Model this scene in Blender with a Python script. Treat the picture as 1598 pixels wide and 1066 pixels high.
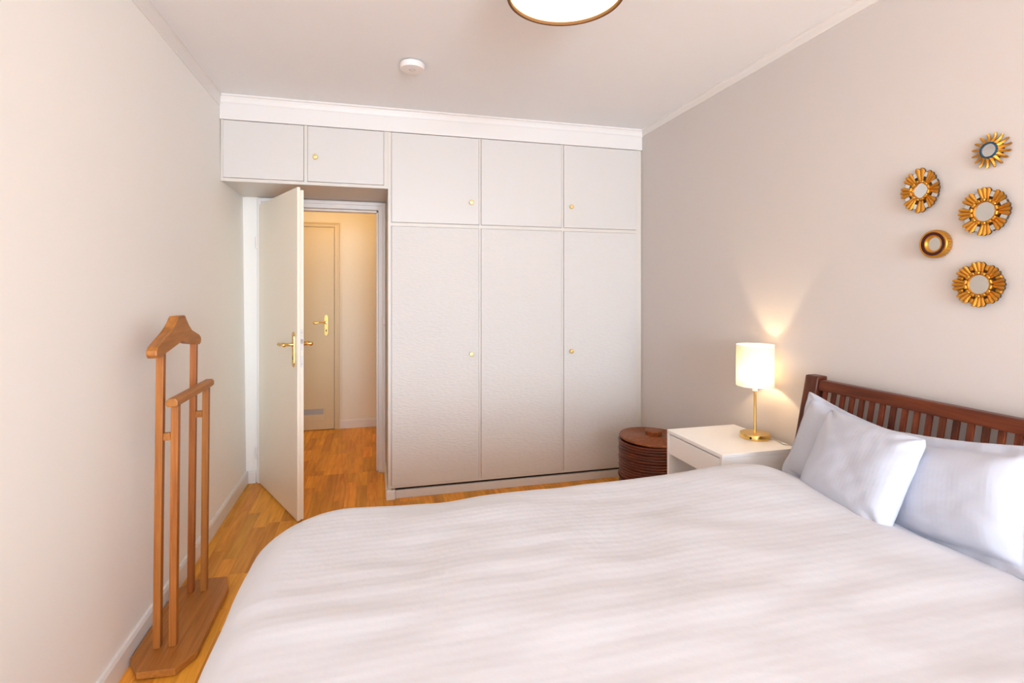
import bpy, bmesh, math, random
from mathutils import Vector, Matrix, noise
R = math.radians
random.seed(7)
for o in list(bpy.data.objects): bpy.data.objects.remove(o)
S = bpy.context.scene
COL = S.collection

# ------------------------------------------------------------------ camera
IMG_W, IMG_H, FPX, HORIZON, YAW, EYE = 1598.0, 1066.0, 823.0, 455.0, R(14.75), 1.37
cam = bpy.data.cameras.new('camera'); cam_o = bpy.data.objects.new('camera', cam); COL.objects.link(cam_o)
cam.sensor_fit = 'HORIZONTAL'; cam.sensor_width = 36.0; cam.lens = 36.0 * FPX / IMG_W
cam.shift_y = -(IMG_H / 2 - HORIZON) / IMG_W
cam.clip_start = 0.02
cam_o.location = (0, 0, EYE); cam_o.rotation_euler = (R(90), 0, -YAW)
S.camera = cam_o

# ------------------------------------------------------------------ world, daylight, exposure
S.view_settings.view_transform = 'Standard'; S.view_settings.look = 'None'
S.view_settings.gamma = 1.0; S.view_settings.use_curve_mapping = False
S.view_settings.exposure = -0.12
S.cycles.diffuse_bounces = 8; S.cycles.max_bounces = 14; S.cycles.sample_clamp_indirect = 8.0
W = bpy.data.worlds.new('world'); S.world = W; W.use_nodes = True
bg = W.node_tree.nodes['Background']; bg.inputs[0].default_value = (0.62, 0.80, 1.0, 1); bg.inputs[1].default_value = 1.2

def area(name, loc, rot, sx, sy, power, col):
    l = bpy.data.lights.new(name, 'AREA'); l.shape = 'RECTANGLE'; l.size = sx; l.size_y = sy
    l.energy = power; l.color = col
    o = bpy.data.objects.new(name, l); COL.objects.link(o); o.location = loc; o.rotation_euler = rot
    return o
def point(name, loc, power, col, rad, parent=None):
    l = bpy.data.lights.new(name, 'POINT'); l.energy = power; l.color = col; l.shadow_soft_size = rad
    o = bpy.data.objects.new(name, l); COL.objects.link(o); o.location = loc
    if parent: o.parent = parent
    return o
# daylight entering by the window in the wall behind the camera
WX0, WX1, WZ0, WZ1, YF = -0.15, 1.45, 0.30, 2.42, -4.2
area('window_daylight', ((WX0+WX1)/2, YF-0.06, (WZ0+WZ1)/2), (R(90), 0, 0), WX1-WX0, WZ1-WZ0, 440.0, (0.71, 0.855, 1.0))

# ------------------------------------------------------------------ materials
def mat(name):
    m = bpy.data.materials.new(name); m.use_nodes = True
    n = m.node_tree.nodes; return m, n, m.node_tree.links, n['Principled BSDF']
def plain(name, col, rough=0.6, metal=0.0, bump=0.0, bscale=200.0, bdist=0.001, spec=None, stretch=None, sheen=0):
    m, n, l, b = mat(name)
    b.inputs['Base Color'].default_value = (*col, 1); b.inputs['Roughness'].default_value = rough
    b.inputs['Metallic'].default_value = metal
    if spec is not None: b.inputs['Specular IOR Level'].default_value = spec
    if sheen: b.inputs['Sheen Weight'].default_value = sheen
    if bump:
        g = n.new('ShaderNodeNewGeometry'); t = n.new('ShaderNodeTexNoise'); t.inputs['Scale'].default_value = bscale
        t.inputs['Detail'].default_value = 4
        mp = n.new('ShaderNodeMapping')
        if stretch: mp.inputs['Scale'].default_value = stretch
        l.new(g.outputs['Position'], mp.inputs['Vector']); l.new(mp.outputs[0], t.inputs['Vector'])
        bp = n.new('ShaderNodeBump'); bp.inputs['Strength'].default_value = bump; bp.inputs['Distance'].default_value = bdist
        l.new(t.outputs['Fac'], bp.inputs['Height']); l.new(bp.outputs[0], b.inputs['Normal'])
    return m
def wood(name, c0, c1, rough=0.45, scale=(30, 2.2, 30), rand=0.0, knots=0.0, spec=0.4):
    """grain stretched along one axis of the object's own space; rand: tone change from object to object"""
    m, n, l, b = mat(name)
    tc = n.new('ShaderNodeTexCoord'); mp = n.new('ShaderNodeMapping'); mp.inputs['Scale'].default_value = scale
    g = n.new('ShaderNodeNewGeometry'); oi = n.new('ShaderNodeObjectInfo')
    add = n.new('ShaderNodeVectorMath'); add.operation = 'ADD'
    sc = n.new('ShaderNodeVectorMath'); sc.operation = 'SCALE'; sc.inputs[0].default_value = (3.1, 7.7, 5.3)
    l.new(oi.outputs['Random'], sc.inputs['Scale'])
    l.new(g.outputs['Position'], add.inputs[0]); l.new(sc.outputs[0], add.inputs[1])
    l.new(add.outputs[0], mp.inputs['Vector'])
    t = n.new('ShaderNodeTexNoise'); t.inputs['Scale'].default_value = 1.0; t.inputs['Detail'].default_value = 5
    t.inputs['Roughness'].default_value = 0.6; t.inputs['Distortion'].default_value = 0.6
    l.new(mp.outputs[0], t.inputs['Vector'])
    cr = n.new('ShaderNodeValToRGB'); cr.color_ramp.elements[0].position = 0.33; cr.color_ramp.elements[1].position = 0.68
    cr.color_ramp.elements[0].color = (*c0, 1); cr.color_ramp.elements[1].color = (*c1, 1)
    l.new(t.outputs['Fac'], cr.inputs[0])
    out = cr.outputs[0]
    if rand:
        hs = n.new('ShaderNodeHueSaturation'); mr = n.new('ShaderNodeMapRange')
        mr.inputs['To Min'].default_value = 1 - rand; mr.inputs['To Max'].default_value = 1 + rand
        l.new(oi.outputs['Random'], mr.inputs['Value']); l.new(mr.outputs[0], hs.inputs['Value'])
        m2 = n.new('ShaderNodeMapRange'); m2.inputs['To Min'].default_value = 0.495; m2.inputs['To Max'].default_value = 0.507
        fr = n.new('ShaderNodeMath'); fr.operation = 'FRACT'; mu = n.new('ShaderNodeMath'); mu.operation = 'MULTIPLY'; mu.inputs[1].default_value = 17.3
        l.new(oi.outputs['Random'], mu.inputs[0]); l.new(mu.outputs[0], fr.inputs[0]); l.new(fr.outputs[0], m2.inputs['Value'])
        l.new(m2.outputs[0], hs.inputs['Hue']); l.new(out, hs.inputs['Color']); out = hs.outputs[0]
    l.new(out, b.inputs['Base Color'])
    b.inputs['Roughness'].default_value = rough; b.inputs['Specular IOR Level'].default_value = spec
    bp = n.new('ShaderNodeBump'); bp.inputs['Strength'].default_value = 0.15; bp.inputs['Distance'].default_value = 0.001
    l.new(t.outputs['Fac'], bp.inputs['Height']); l.new(bp.outputs[0], b.inputs['Normal'])
    return m
def emitter(name, col, strength, diff=None):
    m, n, l, b = mat(name)
    b.inputs['Base Color'].default_value = (*(diff or col), 1); b.inputs['Emission Color'].default_value = (*col, 1)
    b.inputs['Emission Strength'].default_value = strength
    return m
def fabric(name, col, trans=0.0, rough=0.9):
    m, n, l, b = mat(name)
    b.inputs['Base Color'].default_value = (*col, 1); b.inputs['Roughness'].default_value = rough; b.inputs['Specular IOR Level'].default_value = 0.15
    if trans:
        t = n.new('ShaderNodeBsdfTranslucent'); t.inputs[0].default_value = (*col, 1)
        mx = n.new('ShaderNodeMixShader'); mx.inputs[0].default_value = trans
        l.new(b.outputs[0], mx.inputs[1]); l.new(t.outputs[0], mx.inputs[2]); l.new(mx.outputs[0], n['Material Output'].inputs[0])
    return m
def striped_cotton(name, col, axis='Y', pitch=0.027, strength=0.16):
    """white sateen with woven stripes as fine relief"""
    m, n, l, b = mat(name)
    b.inputs['Base Color'].default_value = (*col, 1); b.inputs['Roughness'].default_value = 0.62; b.inputs['Specular IOR Level'].default_value = 0.3
    b.inputs['Sheen Weight'].default_value = 0.1
    at = n.new('ShaderNodeAttribute'); at.attribute_name = 'sheet'
    w = n.new('ShaderNodeTexWave'); w.wave_type = 'BANDS'; w.bands_direction = axis
    w.inputs['Scale'].default_value = 0.314 / pitch; w.inputs['Distortion'].default_value = 0.0
    l.new(at.outputs['Vector'], w.inputs['Vector'])
    nz = n.new('ShaderNodeTexNoise'); nz.inputs['Scale'].default_value = 9.0; nz.inputs['Detail'].default_value = 4
    l.new(at.outputs['Vector'], nz.inputs['Vector'])
    bp = n.new('ShaderNodeBump'); bp.inputs['Strength'].default_value = strength; bp.inputs['Distance'].default_value = 0.0012
    b2 = n.new('ShaderNodeBump'); b2.inputs['Strength'].default_value = 0.25; b2.inputs['Distance'].default_value = 0.01
    l.new(w.outputs['Fac'], bp.inputs['Height']); l.new(nz.outputs['Fac'], b2.inputs['Height'])
    l.new(bp.outputs[0], b2.inputs['Normal']); l.new(b2.outputs[0], b.inputs['Normal'])
    return m

M = {}
M['wall'] = plain('wall_paint_white', (0.86, 0.84, 0.80), 0.75, bump=0.08, bscale=160)
M['wall_r'] = plain('wall_paint_greige', (0.63, 0.59, 0.562), 0.75, bump=0.08, bscale=160)
M['ceil'] = plain('ceiling_paint', (0.82, 0.84, 0.86), 0.8)
M['trim'] = plain('white_trim_lacquer', (0.76, 0.735, 0.71), 0.4)
M['cab'] = plain('white_cabinet_lacquer', (0.64, 0.612, 0.582), 0.42)
M['cabtex'] = plain('white_textured_door', (0.645, 0.615, 0.585), 0.55, bump=0.9, bscale=95, bdist=0.004, stretch=(0.35, 1, 1.0))
M['cabf'] = plain('ivory_cabinet_frame', (0.66, 0.62, 0.565), 0.45)
M['door'] = plain('cream_door_lacquer', (0.88, 0.81, 0.69), 0.38)
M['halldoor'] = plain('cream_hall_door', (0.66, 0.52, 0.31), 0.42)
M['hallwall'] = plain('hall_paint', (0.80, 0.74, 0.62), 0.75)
M['dark'] = plain('dark_gap', (0.02, 0.015, 0.012), 0.9)
M['brass'] = plain('polished_brass', (0.83, 0.56, 0.18), 0.22, 1.0)
M['knob'] = plain('satin_brass', (0.80, 0.55, 0.20), 0.35, 0.75)
M['steel'] = plain('zinc_steel', (0.6, 0.57, 0.52), 0.4, 0.8)
M['oak'] = wood('oak_parquet', (0.60, 0.235, 0.018), (0.85, 0.39, 0.048), 0.45, (38, 3.0, 38), rand=0.20, spec=0.3)
M['sub'] = plain('floor_screed', (0.16, 0.07, 0.02), 0.8)
M['pine'] = wood('oiled_pine', (0.28, 0.082, 0.011), (0.43, 0.152, 0.028), 0.42, (60, 60, 3.0), rand=0.06)
M['pineb'] = wood('oiled_pine_board', (0.31, 0.105, 0.015), (0.46, 0.18, 0.036), 0.42, (50, 3.0, 50))
M['mahog'] = wood('mahogany', (0.060, 0.0095, 0.0035), (0.17, 0.031, 0.008), 0.35, (45, 45, 3.0), rand=0.3)
M['mahogy'] = wood('mahogany_rail', (0.062, 0.010, 0.0035), (0.18, 0.036, 0.008), 0.35, (45, 3.0, 45))
M['rattan'] = wood('rattan_coil', (0.055, 0.009, 0.003), (0.18, 0.034, 0.010), 0.36, (14, 14, 120))
M['rattanlid'] = wood('rattan_lid', (0.14, 0.035, 0.009), (0.34, 0.105, 0.027), 0.42, (60, 60, 60))
M['white'] = plain('white_melamine', (0.88, 0.88, 0.88), 0.35)
M['plastic'] = plain('white_plastic', (0.80, 0.76, 0.73), 0.4)
M['plastic_d'] = plain('grey_plastic', (0.42, 0.40, 0.39), 0.5)
M['bed'] = striped_cotton('duvet_sateen', (0.63, 0.632, 0.668))
M['pil'] = striped_cotton('pillow_sateen', (0.52, 0.545, 0.625), 'X', 0.014, 0.10)
M['matt'] = plain('mattress_ticking', (0.8, 0.79, 0.77), 0.8)
M['shade'] = fabric('lamp_shade_cloth', (0.82, 0.72, 0.57), 0.17)
M['shadeb'] = fabric('ceiling_shade_brown', (0.17, 0.09, 0.045), 0.0)
M['shadei'] = fabric('ceiling_shade_lining', (0.88, 0.82, 0.68), 0.0)
M['gold'] = plain('gold_leaf', (0.60, 0.285, 0.040), 0.40, 0.85, bump=0.4, bscale=120)
M['goldd'] = plain('dark_gold_edge', (0.055, 0.028, 0.012), 0.6)
M['mirror'] = plain('mirror_glass', (0.86, 0.85, 0.83), 0.02, 1.0)
M['teal'] = plain('blue_glass_paint', (0.005, 0.055, 0.11), 0.15)
M['maroon'] = plain('maroon_glass_paint', (0.05, 0.002, 0.003), 0.25)
M['black'] = plain('black_plastic', (0.01, 0.01, 0.011), 0.4)
M['cord'] = plain('clear_grey_cord', (0.45, 0.42, 0.38), 0.4)

# ------------------------------------------------------------------ helpers
def link(name, me, m=None, parent=None, smooth=False):
    o = bpy.data.objects.new(name, me); COL.objects.link(o)
    if m is not None:
        for x in (m if isinstance(m, (list, tuple)) else [m]): me.materials.append(x)
    if smooth:
        for p in me.polygons: p.use_smooth = True
    if parent: o.parent = parent
    return o
def tag(o, label=None, cat=None, group=None, kind=None):
    if label: o['label'] = label
    if cat: o['category'] = cat
    if group: o['group'] = group
    if kind: o['kind'] = kind
    return o
def empty(name, loc=(0, 0, 0), rz=0.0):
    o = bpy.data.objects.new(name, None); COL.objects.link(o); o.location = loc; o.rotation_euler = (0, 0, rz); o.empty_display_size = 0.05
    return o
def bm_box(bm, x0, x1, y0, y1, z0, z1, bev=0.0, seg=1):
    vs = [bm.verts.new(p) for p in ((x0,y0,z0),(x1,y0,z0),(x1,y1,z0),(x0,y1,z0),(x0,y0,z1),(x1,y0,z1),(x1,y1,z1),(x0,y1,z1))]
    fs = [bm.faces.new([vs[i] for i in f]) for f in ((3,2,1,0),(4,5,6,7),(0,1,5,4),(1,2,6,5),(2,3,7,6),(3,0,4,7))]
    if bev:
        es = list({e for f in fs for e in f.edges})
        bmesh.ops.bevel(bm, geom=es, offset=bev, segments=seg, affect='EDGES', profile=0.6)
def to_mesh(bm, name):
    bmesh.ops.recalc_face_normals(bm, faces=bm.faces)
    me = bpy.data.meshes.new(name); bm.to_mesh(me); bm.free(); return me
def box(name, x0, x1, y0, y1, z0, z1, m, parent=None, bev=0.0, seg=1):
    """a box thing or part; its own origin sits at its base centre when it has no parent"""
    bm = bmesh.new(); bm_box(bm, x0, x1, y0, y1, z0, z1, bev, seg)
    return link(name, to_mesh(bm, name), m, parent)
def boxes(name, lst, m, parent=None, bev=0.0):
    bm = bmesh.new()
    for b in lst: bm_box(bm, *b, bev)
    return link(name, to_mesh(bm, name), m, parent)
def prism(name, pts, axis, a0, a1, m, parent=None, bev=0.0, smooth=False):
    """closed outline pts (two coordinates) extruded along axis; 'x': pts are (y,z), 'y': (x,z), 'z': (x,y)"""
    bm = bmesh.new()
    def P(p, a): return {'x': (a, p[0], p[1]), 'y': (p[0], a, p[1]), 'z': (p[0], p[1], a)}[axis]
    A = [bm.verts.new(P(p, a0)) for p in pts]; B = [bm.verts.new(P(p, a1)) for p in pts]
    n = len(pts); fA = bm.faces.new(A); fB = bm.faces.new(B[::-1])
    for i in range(n): bm.faces.new((A[i], A[(i+1) % n], B[(i+1) % n], B[i]))
    if bev:
        es = list(set(fA.edges) | set(fB.edges)); bmesh.ops.bevel(bm, geom=es, offset=bev, segments=2, affect='EDGES', profile=0.6)
    return link(name, to_mesh(bm, name), m, parent, smooth)
def lathe(name, prof, m, parent=None, seg=48, loc=(0, 0, 0), axis=None, closed=False, smooth=True, auto=True):
    """revolve (r, z) points about z"""
    bm = bmesh.new(); rings = []
    for r, z in prof:
        if r < 1e-6: rings.append([bm.verts.new((0, 0, z))])
        else: rings.append([bm.verts.new((r*math.cos(2*math.pi*i/seg), r*math.sin(2*math.pi*i/seg), z)) for i in range(seg)])
    pairs = list(zip(rings, rings[1:])) + ([(rings[-1], rings[0])] if closed else [])
    for a, b in pairs:
        if len(a) == 1 and len(b) == 1: continue
        for i in range(seg):
            j = (i+1) % seg
            if len(a) == 1: bm.faces.new((a[0], b[j], b[i]))
            elif len(b) == 1: bm.faces.new((a[i], a[j], b[0]))
            else: bm.faces.new((a[i], a[j], b[j], b[i]))
    me = to_mesh(bm, name)
    o = link(name, me, m, parent, smooth)
    if smooth and auto: me.set_sharp_from_angle(angle=R(38))
    if axis: o.rotation_euler = axis
    o.location = loc
    return o
def tube(name, pts, rad, m, parent=None, seg=10, smooth=True):
    """round bar through pts; rad a number or one per point"""
    bm = bmesh.new(); rings = []; n = len(pts); pts = [Vector(p) for p in pts]
    prev = None
    for i, p in enumerate(pts):
        d = (pts[min(i+1, n-1)] - pts[max(i-1, 0)]).normalized()
        if prev is None: u = d.orthogonal().normalized()
        else: u = (prev - d * prev.dot(d)).normalized()
        prev = u; v = d.cross(u); r = rad[i] if isinstance(rad, (list, tuple)) else rad
        rings.append([bm.verts.new(p + (u*math.cos(2*math.pi*k/seg) + v*math.sin(2*math.pi*k/seg))*r) for k in range(seg)])
    for a, b in zip(rings, rings[1:]):
        for k in range(seg): bm.faces.new((a[k], a[(k+1) % seg], b[(k+1) % seg], b[k]))
    bm.faces.new(rings[0][::-1]); bm.faces.new(rings[-1])
    me = to_mesh(bm, name); o = link(name, me, m, parent, smooth)
    if smooth: me.set_sharp_from_angle(angle=R(50))
    return o

# ------------------------------------------------------------------ the room
XL, XLT, XR, YW, YD, YDB, ZC = -0.877, -0.905, 1.94, 3.562, 4.13, 4.26, 2.57
YH = 5.545
HX0, HX1 = -1.7, 1.1
def st(o, label, cat): return tag(o, label, cat, kind='structure')
floor = box('floor', -1.0, 2.05, YF, YDB, -0.06, -0.012, M['sub'])
st(floor, 'oak strip parquet floor running through the bedroom into the hall', 'floor')
hfl = box('floor_base', HX0, HX1, YDB, YH+0.05, -0.06, -0.012, M['sub'], floor)
# left wall leans outwards by a hair, as in the photograph
wl = prism('wall_left', [(XL, -0.05), (XLT, ZC+0.02), (XLT-0.14, ZC+0.02), (XLT-0.14, -0.05)], 'y', YF-0.12, YDB, M['wall'])
st(wl, 'smooth off-white plaster wall behind the wooden valet stand', 'wall')
wr = box('wall_right', XR, XR+0.12, YF-0.12, YDB, -0.05, ZC+0.02, M['wall_r'])
st(wr, 'greige painted wall with the gilt mirrors and the headboard', 'wall')
DX0, DX1, DZ = -0.80, 0.095, 2.04     # outer edges of the door casing
OX0, OX1, OZ = -0.745, 0.038, 1.985   # clear opening
wb = boxes('wall_back', [(-1.03, OX0-0.02, YD, YDB, -0.05, ZC+0.02), (OX1+0.02, XR+0.12, YD, YDB, -0.05, ZC+0.02), (OX0-0.02, OX1+0.02, YD, YDB, OZ+0.02, ZC+0.02)], M['wall'])
st(wb, 'white wall holding the doorway to the hall', 'wall')
wf = boxes('wall_front', [(-1.05, WX0, YF-0.12, YF, -0.05, ZC+0.02), (WX1, XR+0.12, YF-0.12, YF, -0.05, ZC+0.02),
                          (WX0, WX1, YF-0.12, YF, -0.05, WZ0), (WX0, WX1, YF-0.12, YF, WZ1, ZC+0.02)], M['wall'])
st(wf, 'white window wall facing the wardrobe', 'wall')
win = empty('window_1', ((WX0+WX1)/2, YF, WZ0)); st(win, 'white framed window facing the wardrobe', 'window')
def W_(x): return x-(WX0+WX1)/2
for x in (WX0, (WX0+WX1)/2-0.03, WX1-0.06):
    box('window_frame', W_(x), W_(x)+0.06, -0.05, 0.0, 0, WZ1-WZ0, M['trim'], win, 0.004)
for z in (0, WZ1-WZ0-0.06): box('window_frame', W_(WX0)+0.06, W_(WX1)-0.06, -0.05, 0.0, z, z+0.06, M['trim'], win, 0.004)
box('window_sill', W_(WX0)-0.05, W_(WX1)+0.05, 0.0, 0.14, -0.04, 0.0, M['trim'], win, 0.004)
ce = box('ceiling', -1.05, XR+0.12, YF-0.12, YDB, ZC, ZC+0.1, M['ceil'])
st(ce, 'plain off-white bedroom ceiling with the drum lamp', 'ceiling')
# hall behind the doorway
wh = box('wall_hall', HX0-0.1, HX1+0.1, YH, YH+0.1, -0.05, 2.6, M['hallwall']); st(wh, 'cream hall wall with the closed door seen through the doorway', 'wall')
w2 = box('wall_hall_left', HX0-0.1, HX0, YDB, YH, -0.05, 2.6, M['hallwall']); st(w2, 'cream hall wall at the far end of the passage', 'wall')
w3 = box('wall_hall_right', HX1, HX1+0.1, YDB, YH, -0.05, 2.6, M['hallwall']); st(w3, 'cream hall wall behind the wardrobe end', 'wall')
hc = box('ceiling_hall', HX0-0.1, HX1+0.1, YDB, YH+0.1, 2.5, 2.6, M['hallwall']); st(hc, 'cream ceiling of the hall', 'ceiling')

# parquet: strips 7 cm wide, each a plank of its own where it shows
def project(x, y, z):
    dx, dy, dz = x, y, z-EYE
    d = dx*math.sin(YAW)+dy*math.cos(YAW)
    if d < 0.1: return None
    return 799+FPX*(dx*math.cos(YAW)-dy*math.sin(YAW))/d, HORIZON-FPX*dz/d
unit = bmesh.new(); bm_box(unit, -0.5, 0.5, -0.5, 0.5, -1, 0)
PLANK = to_mesh(unit, 'plank'); PLANK.materials.append(M['oak'])
rest = bmesh.new(); planks = []
PW = 0.0705
def lay(x0, x1, y0, y1, seed):
    rnd = random.Random(seed); i = 0; x = x0
    while x < x1-0.003:
        w = min(PW, x1-x); y = y0 - rnd.random()*0.4
        while y < y1-0.002:
            L = rnd.choice((0.30, 0.38, 0.45, 0.52, 0.58)); a, b = max(y, y0), min(y+L, y1); y += L
            if b-a < 0.012: continue
            cx, cy = x+w/2, (a+b)/2
            p = project(cx, cy, 0)
            hidden = (cx > -0.30 and cy < 1.80) or p is None or not (-30 < p[0] < 1640 and 300 < p[1] < 1120) or cy < 1.7
            hidden = hidden or (cx > 0.14 and cy > YW+0.02) or (cx > 0.45 and cy < 2.3 and cx < 1.6 and cy < 1.9)
            planks.append((hidden, p[1] if p else 0, cx, cy, w-0.0006, (b-a)-0.0007))
        x += w
lay(XL-0.01, XR+0.01, YF, YDB-0.10, 3)
lay(HX0, HX1, YDB-0.10, YH, 11)
vis = sorted([p for p in planks if not p[0]], key=lambda p: -p[1])
keep = vis[:300]; others = [p for p in planks if p[0]] + vis[300:]
for _, _, cx, cy, w, L in keep:
    o = bpy.data.objects.new('plank', PLANK); COL.objects.link(o); o.parent = floor
    o.location = (cx, cy, -random.random()*0.0004); o.scale = (w, L, 0.012)
for _, _, cx, cy, w, L in others: bm_box(rest, cx-w/2, cx+w/2, cy-L/2, cy+L/2, -0.012, 0)
tag(link('plank_remainder', to_mesh(rest, 'plank_remainder'), M['oak'], floor), kind='stuff')

# baseboards and cornices
def baseboard(name, axis, a0, a1, wall, sign, h, label, m=None):
    t = 0.016
    prof = [(wall, 0.0), (wall+sign*t, 0.0), (wall+sign*t, h-0.012), (wall+sign*(t-0.006), h), (wall, h)]
    return st(prism(name, prof, axis, a0, a1, m or M['trim']), label, 'baseboard')
baseboard('baseboard_left', 'y', YF, YD, XL-0.002, 1, 0.088, 'white baseboard along the wall behind the valet stand')
baseboard('baseboard_right', 'y', YF, YW, XR, -1, 0.088, 'white baseboard behind the bedside table')
baseboard('baseboard_back', 'x', XL+0.015, DX0-0.012, YD, -1, 0.088, 'short white baseboard between the corner and the door hinge')
baseboard('baseboard_hall', 'x', -0.325, HX1, YH, -1, 0.085, 'white hall baseboard beside the closed door')
def cornice(name, axis, a0, a1, wall, sign, h, out, label):
    pr = [(wall, ZC), (wall, ZC-h), (wall+sign*0.004, ZC-h), (wall+sign*0.006, ZC-h+0.007), (wall+sign*0.008, ZC-h*0.55), (wall+sign*out*0.6, ZC-h*0.28), (wall+sign*(out-0.002), ZC-0.009), (wall+sign*out, ZC-0.009), (wall+sign*out, ZC)]
    return st(prism(name, pr, axis, a0, a1, M['trim']), label, 'cornice')
cornice('trim_1', 'y', YF, YW-0.02, XLT+0.001, 1, 0.072, 0.017, 'narrow white cornice above the valet stand wall')
cornice('trim_2', 'y', YF, YW-0.02, XR, -1, 0.046, 0.020, 'narrow white cornice above the mirror wall')
cornice('trim_3', 'x', XLT, XR, YW-0.012, -1, 0.050, 0.022, 'white cornice along the top of the built-in wardrobe')
fas = box('trim_4', XLT+0.002, XR-0.001, YW-0.012, YW+0.02, 2.421, ZC-0.002, M['trim'], bev=0.002)
st(fas, 'flat white fascia board above the wardrobe doors', 'trim')

# ------------------------------------------------------------------ built-in wardrobe and cabinet over the door
def knob_at(parent, x, z, y):
    return lathe('knob', [(0, 0), (0.006, 0), (0.006, 0.010), (0.0145, 0.014), (0.0155, 0.020), (0.013, 0.025), (0, 0.0265)], M['knob'], parent, 20, (x, y, z), (R(90), 0, 0))
def cab_door(parent, x0, x1, z0, z1, m, knob=None):
    d = box('door', x0+0.002, x1-0.002, YW-0.006, YW+0.016, z0+0.002, z1-0.002, m, parent, 0.0015)
    if knob: knob_at(d, knob[0], knob[1], YW-0.006)
    return d
ward = empty('built_in_wardrobe', (1.0, YW, 0))
def rel(o, root):   # keep world coordinates under a moved root
    o.matrix_parent_inverse = Matrix.Translation(-Vector(root.location)); return o
XS = [0.1155, 0.7035, 0.7165, 1.3055, 1.3185, 1.894]
ZS = [0.086, 1.803, 1.826, 2.420]
fr = [(0.095, XS[0], YW, YW+0.02, 0.062, 2.4205), (XS[5], XR-0.003, YW+0.004, YW+0.024, 0.062, 2.4205)]
for a, b in ((XS[1], XS[2]), (XS[3], XS[4])): fr.append((a, b, YW-0.001, YW+0.02, ZS[0]-0.014, 2.4205))
for a, b in ((XS[0], XS[1]), (XS[2], XS[3]), (XS[4], XS[5])):
    fr.append((a, b, YW, YW+0.02, ZS[0]-0.014, ZS[0])); fr.append((a, b, YW, YW+0.02, ZS[1], ZS[2]))
rel(boxes('face_frame', fr, M['cabf'], ward), ward)
rel(box('carcass', 0.114, XR-0.004, YW+0.022, YD-0.003, 0.068, 2.56, M['cab'], ward), ward)
rel(box('side_panel', 0.095, 0.113, YW+0.0205, YD-0.003, 0.0, 2.045, M['cab'], ward), ward)
rel(box('toe_recess', 0.142, XR-0.004, YW+0.03, YW+0.05, 0.0, 0.068, M['dark'], ward), ward)
rel(box('plinth', 0.142, XR-0.004, YW+0.006, YW+0.024, 0.0, 0.054, M['cab'], ward, 0.002), ward)
rel(box('plinth_block', 0.082, 0.141, YW-0.014, YW+0.024, 0.0, 0.062, M['trim'], ward, 0.003), ward)
rel(box('plinth_return', 0.080, 0.0945, YW+0.0245, YD-0.032, 0.0, 0.085, M['trim'], ward, 0.003), ward)
for i, (a, b) in enumerate(((XS[0], XS[1]), (XS[2], XS[3]), (XS[4], XS[5]))):
    k = {0: 0.648, 2: 1.375}.get(i)
    rel(cab_door(ward, a, b, ZS[0], ZS[1], M['cabtex'], (k, 0.943) if k else None), ward)
    rel(cab_door(ward, a, b, ZS[2], ZS[3], M['cab'], (k, 1.977) if k else None), ward)
tag(ward, 'tall white three-bay wardrobe with textured lower doors and brass knobs', 'wardrobe')
oc = empty('overhead_cabinet', (-0.4, YW, 2.046))
rel(boxes('face_frame', [(-0.8985, -0.887, YW, YW+0.02, 2.046, 2.4205), (-0.887, 0.0945, YW, YW+0.02, 2.046, 2.066), (-0.423, -0.403, YW-0.001, YW+0.02, 2.066, 2.4205), (0.069, 0.0945, YW, YW+0.02, 2.066, 2.4205)], M['cabf'], oc), oc)
rel(box('carcass', -0.8985, 0.113, YW+0.0215, YD-0.003, 2.046, 2.56, M['cab'], oc), oc)
rel(cab_door(oc, -0.887, -0.423, 2.066, 2.420, M['cab']), oc)
rel(cab_door(oc, -0.403, 0.069, 2.066, 2.420, M['cab'], (-0.354, 2.222)), oc)
tag(oc, 'low white two-door cupboard bridging over the doorway with one brass knob', 'cabinet')

# ------------------------------------------------------------------ bedroom door
d1 = empty('door_1', (0, 0, 0)); st(d1, 'cream bedroom door standing half open with brass lever handles', 'door')
frm = boxes('door_frame', [
    (OX1, DX1-0.003, YD-0.022, YD, 0, DZ), (DX0, OX0, YD-0.022, YD, 0, DZ), (OX0, OX1, YD-0.022, YD, OZ, DZ),
    (OX1, OX1+0.018, YD, YDB+0.02, 0, OZ), (OX0-0.018, OX0, YD, YDB+0.02, 0, OZ), (OX0-0.018, OX1+0.018, YD, YDB+0.02, OZ, OZ+0.018),
    (OX1-0.014, OX1, YD+0.03, YDB-0.03, 0, OZ), (OX0, OX0+0.014, YD+0.03, YDB-0.03, 0, OZ), (OX0, OX1, YD+0.03, YDB-0.03, OZ-0.014, OZ)], M['trim'], d1, 0.002)
boxes('frame_moulding', [(OX1+0.030, DX1-0.003, YD-0.030, YD-0.022, 0, DZ), (DX0, OX0-0.030, YD-0.030, YD-0.022, 0, DZ), (OX0-0.030, OX1+0.030, YD-0.030, YD-0.022, OZ+0.03, DZ)], M['trim'], frm, 0.003)
box('strike_plate', 0.066, 0.0915, YD-0.052, YD-0.031, 1.12, 1.19, M['plastic'], d1, 0.004)
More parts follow.
